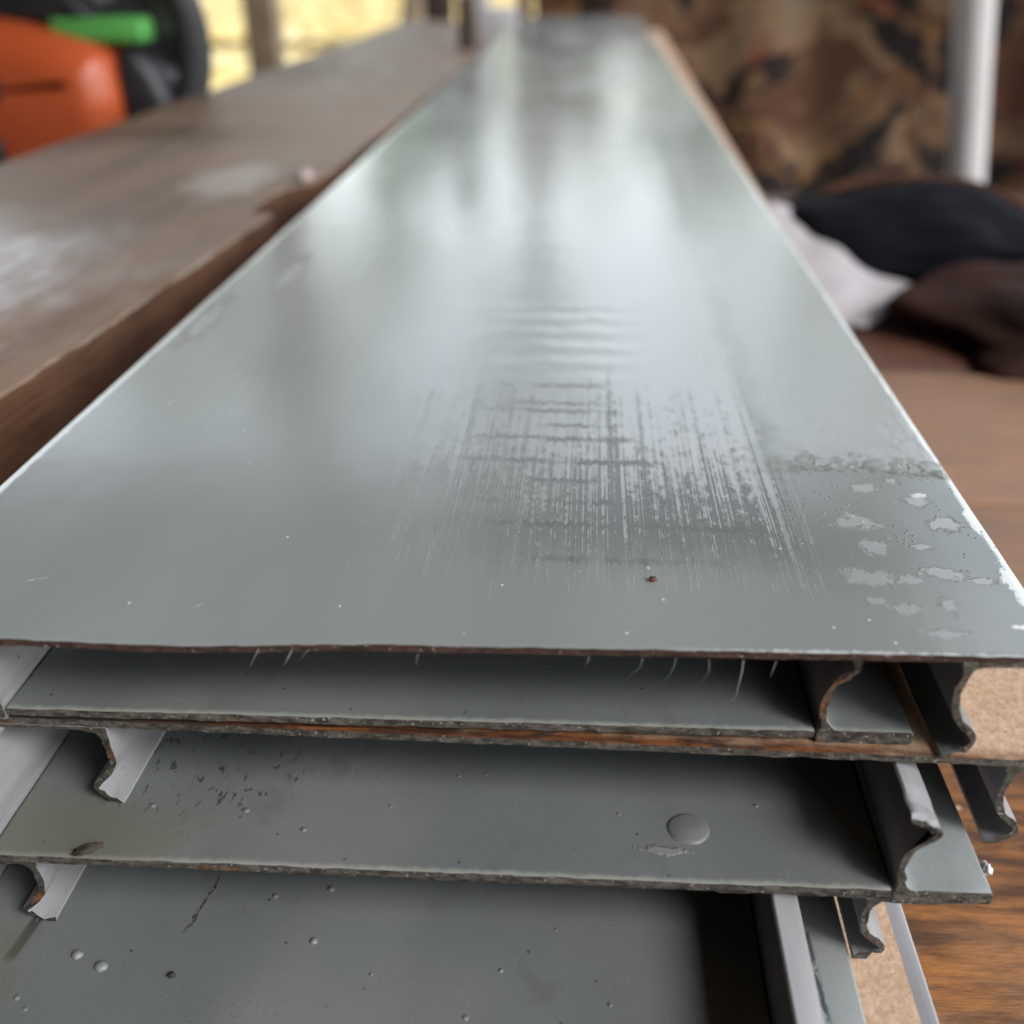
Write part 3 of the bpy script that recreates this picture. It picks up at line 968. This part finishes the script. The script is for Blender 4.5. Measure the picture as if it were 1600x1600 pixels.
def blister(parent, x, y, rx, ry, h, mat, tail=0.0):
    V, F = [], []
    nr, ns = 10, 28
    V.append((0, 0, h))
    for i in range(1, nr + 1):
        r = i / nr
        z = h * (1 - r ** 2.2) ** 0.62 if r < 1 else -0.12
        for k in range(ns):
            a = 2 * math.pi * k / ns
            w = 1 + 0.07 * n1(math.cos(a) * 1.3 + x, math.sin(a) * 1.3 + y)
            V.append((rx * r * w * math.cos(a), ry * r * w * math.sin(a), z))
    for k in range(ns):
        F.append((0, 1 + k, 1 + (k + 1) % ns))
    for i in range(nr - 1):
        for k in range(ns):
            k2 = (k + 1) % ns
            F.append((1 + i * ns + k, 1 + (i + 1) * ns + k, 1 + (i + 1) * ns + k2, 1 + i * ns + k2))
    V = [(a * .001, b_ * .001, c * .001) for a, b_, c in V]
    return link_mesh('paint_blister', V, F, mat, parent, loc=(x * .001, y * .001, 0))


mb2 = plain('pale_bubble_paint', (0.18, 0.19, 0.19), 0.45, 0.1, 0.5)
mb = plain('blister_paint', (0.135, 0.146, 0.146), 0.5, 0.08, 0.3)
blister(b4, 22.7, 13.2, 4.1, 3.9, 0.75, mb)
blister(b6, -88.7, 50.3, 1.05, 1.05, 0.75, mb2)
blister(b6, -83.3, 48.2, 1.25, 1.15, 0.8, mb2)
blister(b6, -46.0, 56.3, 0.75, 0.75, 0.5, mb2)
for (x, y, r) in ((-93, 39, .5), (-95.5, 41, .6), (-80, 36, .45), (-56, 66, .6), (-45.5, 68.5, .75), (9, 47, .5), (24, 37, .6), (-1, 62, .4), (-34, 50, .4)):
    blister(b6, x, y, r, r, r * .5, mb)
for (x, y, r) in ((-60, 12, .7), (-48, 8, .6), (-33, 15, .4), (10, 16, .4), (36, 20, .5), (-21, 24, .4), (-78, 12, .6)):
    blister(b4, x, y, r, r, r * .45, mb)


def curve_tube(name, pts, r0, r1, mat, parent=None, n=18, seg=6, loc=(0, 0, 0)):
    c = spline(pts, n)
    V, F = tube([tuple(p * .001) for p in c], [(r0 + (r1 - r0) * i / (n - 1)) * .001 for i in range(n)], seg)
    return link_mesh(name, V, F, mat, parent, loc=loc)


# torn fibres hanging from the near edge of the top board (local mm of b1: y 0 = 136, z 0 = depth 102)
for pts, r in ((((28.2, 1.6, -0.2), (28.1, 1.2, -2.6), (27.8, 1.0, -5.2), (27.6, 1.1, -7.4), (26.2, 1.2, -9.0)), .20),
               (((17.2, 1.0, 0), (16.9, .6, -1.6), (16.3, .4, -3.0), (15.4, .4, -4.4)), .10),
               (((22.6, 1.1, 0), (22.7, .7, -2.0), (22.0, .5, -3.6), (21.0, .5, -5.6)), .09),
               (((33.4, 1.2, 0), (33.0, .8, -1.2), (32.8, .7, -2.6)), .11),
               (((11.8, .8, 0), (11.4, .4, -1.6), (10.2, .3, -2.9), (9.6, .3, -3.8)), .08),
               (((-51.5, -1.6, .2), (-52.0, -2.3, -.6), (-52.6, -2.6, -1.8), (-53.0, -2.6, -2.6)), .13),
               (((-46.0, -1.4, .2), (-46.4, -2.2, -.6), (-47.0, -2.5, -1.7), (-47.4, -2.5, -2.2)), .15),
               (((-43.0, -1.4, .4), (-43.6, -2.0, .2), (-44.2, -2.4, -.8)), .10),
               (((-25.0, -.8, .1), (-25.3, -1.4, -.8), (-25.2, -1.6, -1.6)), .08),
               (((3.0, .6, 0), (2.8, .2, -1.0), (2.2, .1, -1.5)), .07)):
    curve_tube('torn_fibre', pts, r * .6, r * .2, M['fibre'], b1)


def lump(name, label, cat, c, s, mat, seed, amp=0.25, freq=2.0, sub=4, floor=None, parent=None, rz=0.0, fold=0.0):
    bm = bmesh.new()
    bmesh.ops.create_icosphere(bm, subdivisions=sub, radius=1)
    for v in bm.verts:
        p = v.co.copy()
        d = 1 + amp * mnoise.noise(p * freq + Vector((seed * 3.1, seed, 0))) + amp * .5 * mnoise.noise(p * freq * 2.3 + Vector((seed, 0, seed)))
        if fold:
            d += fold * math.sin(p.x * 7 + 3 * mnoise.noise(p * 1.5 + Vector((seed, 2, 2)))) * 0.5
        q = p * d
        q = Vector((q.x * s[0], q.y * s[1], q.z * s[2]))
        if floor is not None:
            q.z = max(q.z, floor)
        v.co = q
    o = from_bm(name, bm, mat, parent, loc=c)
    o.rotation_euler = (0, 0, rz)
    if label:
        tag(o, label, cat)
    return o


# crumbs lying on the boards
lump('rust_crumb', 'tiny reddish crumb lying on the wet top board', 'crumb', (.0144, .158, zd(99.6)), (.0007, .0005, .0005), M['rust'], 3, .5, 2, 3)
lump('dirt_crumb', 'dark crumb of dirt on the near edge of the tray with the round blister', 'crumb', (-.0853, .1268, zd(141.6)), (.0026, .0009, .0008), M['dirt'], 5, .5, 2, 3, rz=.5)
lump('dirt_crumb', 'small dark speck near the two bubbles on the lowest tray', 'crumb', (-.0697, .1172, zd(161.8)), (.0007, .0006, .0005), M['dirt'], 8, .5, 2, 3)
lump('lint_tuft', 'white tuft of lint beside the right edge of the blistered tray', 'lint', (.0748, .1345, zd(142.6)), (.0008, .0014, .0008), M['flake'], 9, .6, 2.5, 3)

# ------------------------------------------------------------------ timber beam left of the stack
bt = 0.0845                      # height of the beam (top level with the top board)
beam = thing('timber_beam', 'thick weathered brown timber beam beside the stack of grey boards', 'timber beam', (0, 0, TZ))
Rpts = [(-156, 120), (-151, 200), (-147, 260), (-141.5, 350), (-136.8, 440)]
notch = [(-136.6, 446), (-147, 448), (-148, 478), (-144, 505), (-135.0, 516), (-133.0, 540)]
Rpts2 = [(-131.5, 600), (-128.8, 760), (-127, 950), (-126.2, 1140), (-128.5, 1300), (-139, 1480), (-158, 1600), (-178, 1700), (-190, 1760)]
out = []


def dens(pts, step):
    r = []
    for a, b_ in zip(pts[:-1], pts[1:]):
        L = math.hypot(b_[0] - a[0], b_[1] - a[1])
        k = max(1, int(L / step))
        for i in range(k):
            r.append((a[0] + (b_[0] - a[0]) * i / k, a[1] + (b_[1] - a[1]) * i / k))
    return r + [pts[-1]]


out = dens(Rpts, 4) + notch + dens(Rpts2, 12) + dens([(-240, 1850), (-306, 1880), (-309, 1500), (-313, 900), (-317, 500), (-320, 120)], 40)
N = len(out)
cx_, cy_ = -225, 0
V, F, MI = [], [], []
levels = [(0.0, 0.0), (3.0, bt - .0035), (1.2, bt - .0012), (-0.3, bt - .0004)]
for li, (ins, z) in enumerate(levels):
    for k, (x, y) in enumerate(out):
        j = 0.7 * n1(x * .2 + y * .23, 1.0 + li * .7) + 0.8 * n1(y * .05 + x * .04, 7.0)
        chip = 1.6 * max(0, n1(y * .13 + x * .1, 3.0)) if li >= 2 else 0
        sx = -1 if x > cx_ else 1
        V.append(((x + j + sx * ((3 - li) * .0 + (0.9 if li == 3 else 0.2 if li == 2 else 0) + chip)) * .001, y * .001, z - (chip * .0006 if li == 3 else 0)))
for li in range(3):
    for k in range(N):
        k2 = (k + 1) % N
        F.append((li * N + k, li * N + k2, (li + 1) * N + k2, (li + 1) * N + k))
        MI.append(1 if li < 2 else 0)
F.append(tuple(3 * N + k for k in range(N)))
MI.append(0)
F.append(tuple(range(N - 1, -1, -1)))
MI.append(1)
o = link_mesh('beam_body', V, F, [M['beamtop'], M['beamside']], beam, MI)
o.data.set_sharp_from_angle(angle=math.radians(40))
lump('splinter', None, None, (-.141, .525, bt + .001), (.004, .010, .0035), plain('pale_splinter', (.24, .19, .18), .7), 4, .4, 2, 3, parent=beam)

# ------------------------------------------------------------------ orange power tool on the table
tool = thing('power_tool', 'orange power tool with black handle and green strip behind the beam', 'power tool', (-.43, .855, TZ))
tool.scale = (1.03, 1.0, 1.06)


def solid(name, prof, depth, mat, parent, y=0.0, bev=.008, seg=4):
    """outline in x/z (m) extruded along y with rounded edges"""
    bm = bmesh.new()
    vs = [bm.verts.new((p[0], y - depth / 2, p[1])) for p in prof]
    f = bm.faces.new(vs)
    r = bmesh.ops.extrude_face_region(bm, geom=[f])
    for v in [g for g in r['geom'] if isinstance(g, bmesh.types.BMVert)]:
        v.co.y += depth
    fl = [fc for fc in bm.faces if abs(fc.normal.y) > .9 or len(fc.verts) == len(prof)]
    es = list({e for fc in fl for e in fc.edges})
    bmesh.ops.recalc_face_normals(bm, faces=bm.faces)
    bmesh.ops.bevel(bm, geom=es, offset=bev, segments=seg, profile=.5, affect='EDGES')
    return from_bm(name, bm, mat, parent, sharp=45)


prof = [tuple(p) for p in spline([(-.088, .0), (-.092, .05), (-.088, .105), (-.06, .128), (-.02, .133), (.025, .124), (.058, .112), (.066, .09), (.066, .05), (.062, .0)], 40)]
solid('housing', prof, .11, M['orange'], tool, bev=.03, seg=7)
cyl = lambda name, c, r, l, mat, bev=.003: None


def disc(name, c, r, l, mat, parent, bev=.003, seg=32, axis='Y'):
    bm = bmesh.new()
    bmesh.ops.create_cone(bm, cap_ends=True, segments=seg, radius1=r, radius2=r, depth=l)
    es = [e for e in bm.edges if len(e.link_faces) == 2 and any(len(f.verts) > 4 for f in e.link_faces)]
    bmesh.ops.bevel(bm, geom=es, offset=bev, segments=3, profile=.5, affect='EDGES')
    rot = Matrix.Rotation(math.pi / 2, 4, 'X') if axis == 'Y' else (Matrix.Rotation(math.pi / 2, 4, 'Y') if axis == 'X' else Matrix.Identity(4))
    bmesh.ops.transform(bm, matrix=rot, verts=bm.verts)
    return from_bm(name, bm, mat, parent, sharp=40, loc=c)


disc('knob', (-.030, -.056, .090), .018, .022, M['black'], tool)
disc('knob', (-.034, -.056, .044), .016, .022, M['black'], tool)
lump('fuel_cap', None, None, (-.075, -.05, .036), (.022, .02, .011), M['orange'], 2, .05, 1, 3, parent=tool)
hp = spline([(-.075, 0, .125), (-.045, 0, .150), (.02, 0, .168), (.075, 0, .168), (.108, 0, .150), (.118, 0, .115), (.108, 0, .075), (.08, 0, .045), (.066, 0, .036)], 44)
V, F = tube([tuple(p) for p in hp], [.013] * 44, 14)
link_mesh('handle', V, F, M['rubber'], tool)
solid('rear_grip', [tuple(p) for p in spline([(.064, .03), (.064, .10), (.08, .112), (.098, .09), (.102, .06), (.09, .038)], 24)], .06, M['black'], tool, bev=.010)
bm = bmesh.new()
bevel_box(bm, (.054, -.012, .1245), (.070, .03, .017), .004)
from_bm('green_strip', bm, M['green'], tool, sharp=45)
solid('top_cover', [tuple(p) for p in spline([(-.085, .118), (-.06, .140), (-.02, .150), (.03, .150), (.05, .134), (.05, .126), (-.02, .131)], 24)], .07, M['black'], tool, y=.01, bev=.006)
disc('engine_cover', (.055, .045, .125), .052, .05, M['greydark'], tool, .008)
V, F = tube([tuple(p) for p in spline([(.03, .02, .14), (.07, .02, .160), (.09, .02, .148), (.096, .02, .12)], 20)], [.009] * 20, 12)
link_mesh('throttle_bar', V, F, M['grey'], tool)

# ------------------------------------------------------------------ things behind
def post(name, label, cat, x, y, w, d, h, mat, tilt=0.0, rz=0.0):
    bm = bmesh.new()
    bevel_box(bm, (0, 0, h / 2), (w, d, h), .004)
    o = from_bm(name, bm, mat, None, sharp=50, loc=(x, y, 0))
    o.rotation_euler = (0, tilt, rz)
    tag(o, label, cat)
    return o


post('timber_post', 'pale timber leaning behind the far end of the weathered beam', 'post', -.63, 2.7, .05, .05, 1.25, M['post'], .24)
post('timber_post', 'dark brown post right behind the end of the weathered beam', 'post', -.335, 2.35, .06, .05, 1.15, M['stake'], .02)
post('timber_post', 'whitish post beside the dark one behind the beam end', 'post', -.255, 2.35, .05, .04, 1.1, M['pipe'], .02)
V, F = tube([tuple(p) for p in spline([(-.126, 1.33, -.02), (-.129, 1.32, .4), (-.1265, 1.308, .7), (-.124, 1.305, .82), (-.1265, 1.30, ZC - .043)], 16)],
            [.012, .0115, .0125, .012, .0125, .012, .012, .0125, .012, .012, .012, .0115, .012, .012, .0115, .011], 9)
V = [(x - .018, y, z) for x, y, z in V]
st = link_mesh('wooden_stake', V, F, M['stake'])
tag(st, 'thin dark wooden stake standing between the beam and the top board', 'stake')
post('timber_post', 'short whitish post right behind the far left corner of the wet top board', 'post', -.175, 2.08, .075, .05, zd(88), M['pipe'], 0.0)

# white pipe on the right
V, F = tube([(.545, 1.3, 0), (.447 + .01, 1.3, zd(277)), (.422, 1.3, zd(47)), (.405, 1.3, zd(-160))], .0215, 24)
pp = link_mesh('white_pipe', V, F, M['pipe'])
pp.data.set_sharp_from_angle(angle=math.radians(50))
tag(pp, 'upright white pipe in front of the camouflage cloth', 'pipe')

# camouflage cloth on a rail
cl = thing('camouflage_cloth', 'brown camouflage cloth hanging behind the table', 'cloth', (.55, 2.17, 0))
V, F = [], []
nx, nz = 120, 60
for j in range(nz + 1):
    for i in range(nx + 1):
        u, v = i / nx, j / nz
        x = -.66 + 1.45 * u
        z = .05 + (ZC - .03 - .05) * v
        a = .008 + .02 * (1 - v)
        y = a * math.sin(u * 34 + 2.2 * n1(u * 5, v * 1.5)) + .05 * n1(u * 3.3, v * 2.1) - .35 * max(0, u - .3) ** 1.5
        V.append((x, y, z))
for j in range(nz):
    for i in range(nx):
        a = j * (nx + 1) + i
        F.append((a, a + 1, a + nx + 2, a + nx + 1))
o = link_mesh('cloth_sheet', V, F, M['camo'], cl)
md = o.modifiers.new('thick', 'SOLIDIFY')
md.thickness = .003
V, F = tube([(-.70, 0.0, ZC - .03), (-.25, 0.0, ZC - .03), (.1, -.09, ZC - .03), (.5, -.21, ZC - .03), (.80, -.24, ZC - .03)], .012, 10)
for x, y in ((-.68, .0), (.79, -.24)):
    v2, f2 = tube([(x, y, 0), (x, y, ZC - .03)], .014, 10)
    k = len(V)
    V += v2
    F += [tuple(i + k for i in f) for f in f2]
link_mesh('cloth_rail', V, F, M['stake'], cl)

# dark bundle and white cloth on the table
bag = thing('cloth_bag', 'dark brown and black cloth bag lying on the table right of the stack', 'bag', (.25, .72, TZ))
lump('bag_body', None, None, (.02, .0, .010), (.165, .085, .030), M['brownleather'], 2, .18, 1.5, 5, floor=-.012, parent=bag, fold=.10)
lump('bag_flap', None, None, (-.047, -.05, .023), (.096, .055, .031), M['navy'], 5, .16, 1.6, 5, floor=-.02, parent=bag, fold=.10)
curve_tube('bag_trim', ((-128, -40, 20), (-95, -28, 48), (-50, -20, 56), (0, -20, 52), (40, -32, 36), (75, -60, 24)), 3.2, 3.2, M['brownleather'], bag, 24, 8)
lump('bag_base', None, None, (.055, -.165, .004), (.125, .085, .030), M['darkcloth'], 7, .25, 1.7, 5, floor=-.004, parent=bag, fold=.12)
lump('bag_pull', None, None, (.048, -.175, .038), (.016, .03, .015), plain('tan_pull', (.36, .17, .09), .7), 7, .2, 1.6, 4, parent=bag)
A, B, C_, D_ = (Vector((.112, .665, zd(138))), Vector((.222, .650, zd(176))), Vector((.156, .555, zd(183.5))), Vector((.105, .575, zd(178))))
V, F = [], []
n = 24
for j in range(n + 1):
    for i in range(n + 1):
        u, v = i / n, j / n
        p = A.lerp(B, u).lerp(D_.lerp(C_, u), v)
        p = p + Vector((0, 0, .008 * math.sin(math.pi * v) * math.sin(math.pi * u) + .004 * n1(u * 4, v * 4)))
        V.append(p)
for j in range(n):
    for i in range(n):
        a = j * (n + 1) + i
        F.append((a, a + 1, a + n + 2, a + n + 1))
o = link_mesh('white_cloth', V, F, M['white'])
o.modifiers.new('thick', 'SOLIDIFY').thickness = .0015
tag(o, 'folded white cloth sticking out from under the dark bag', 'cloth')
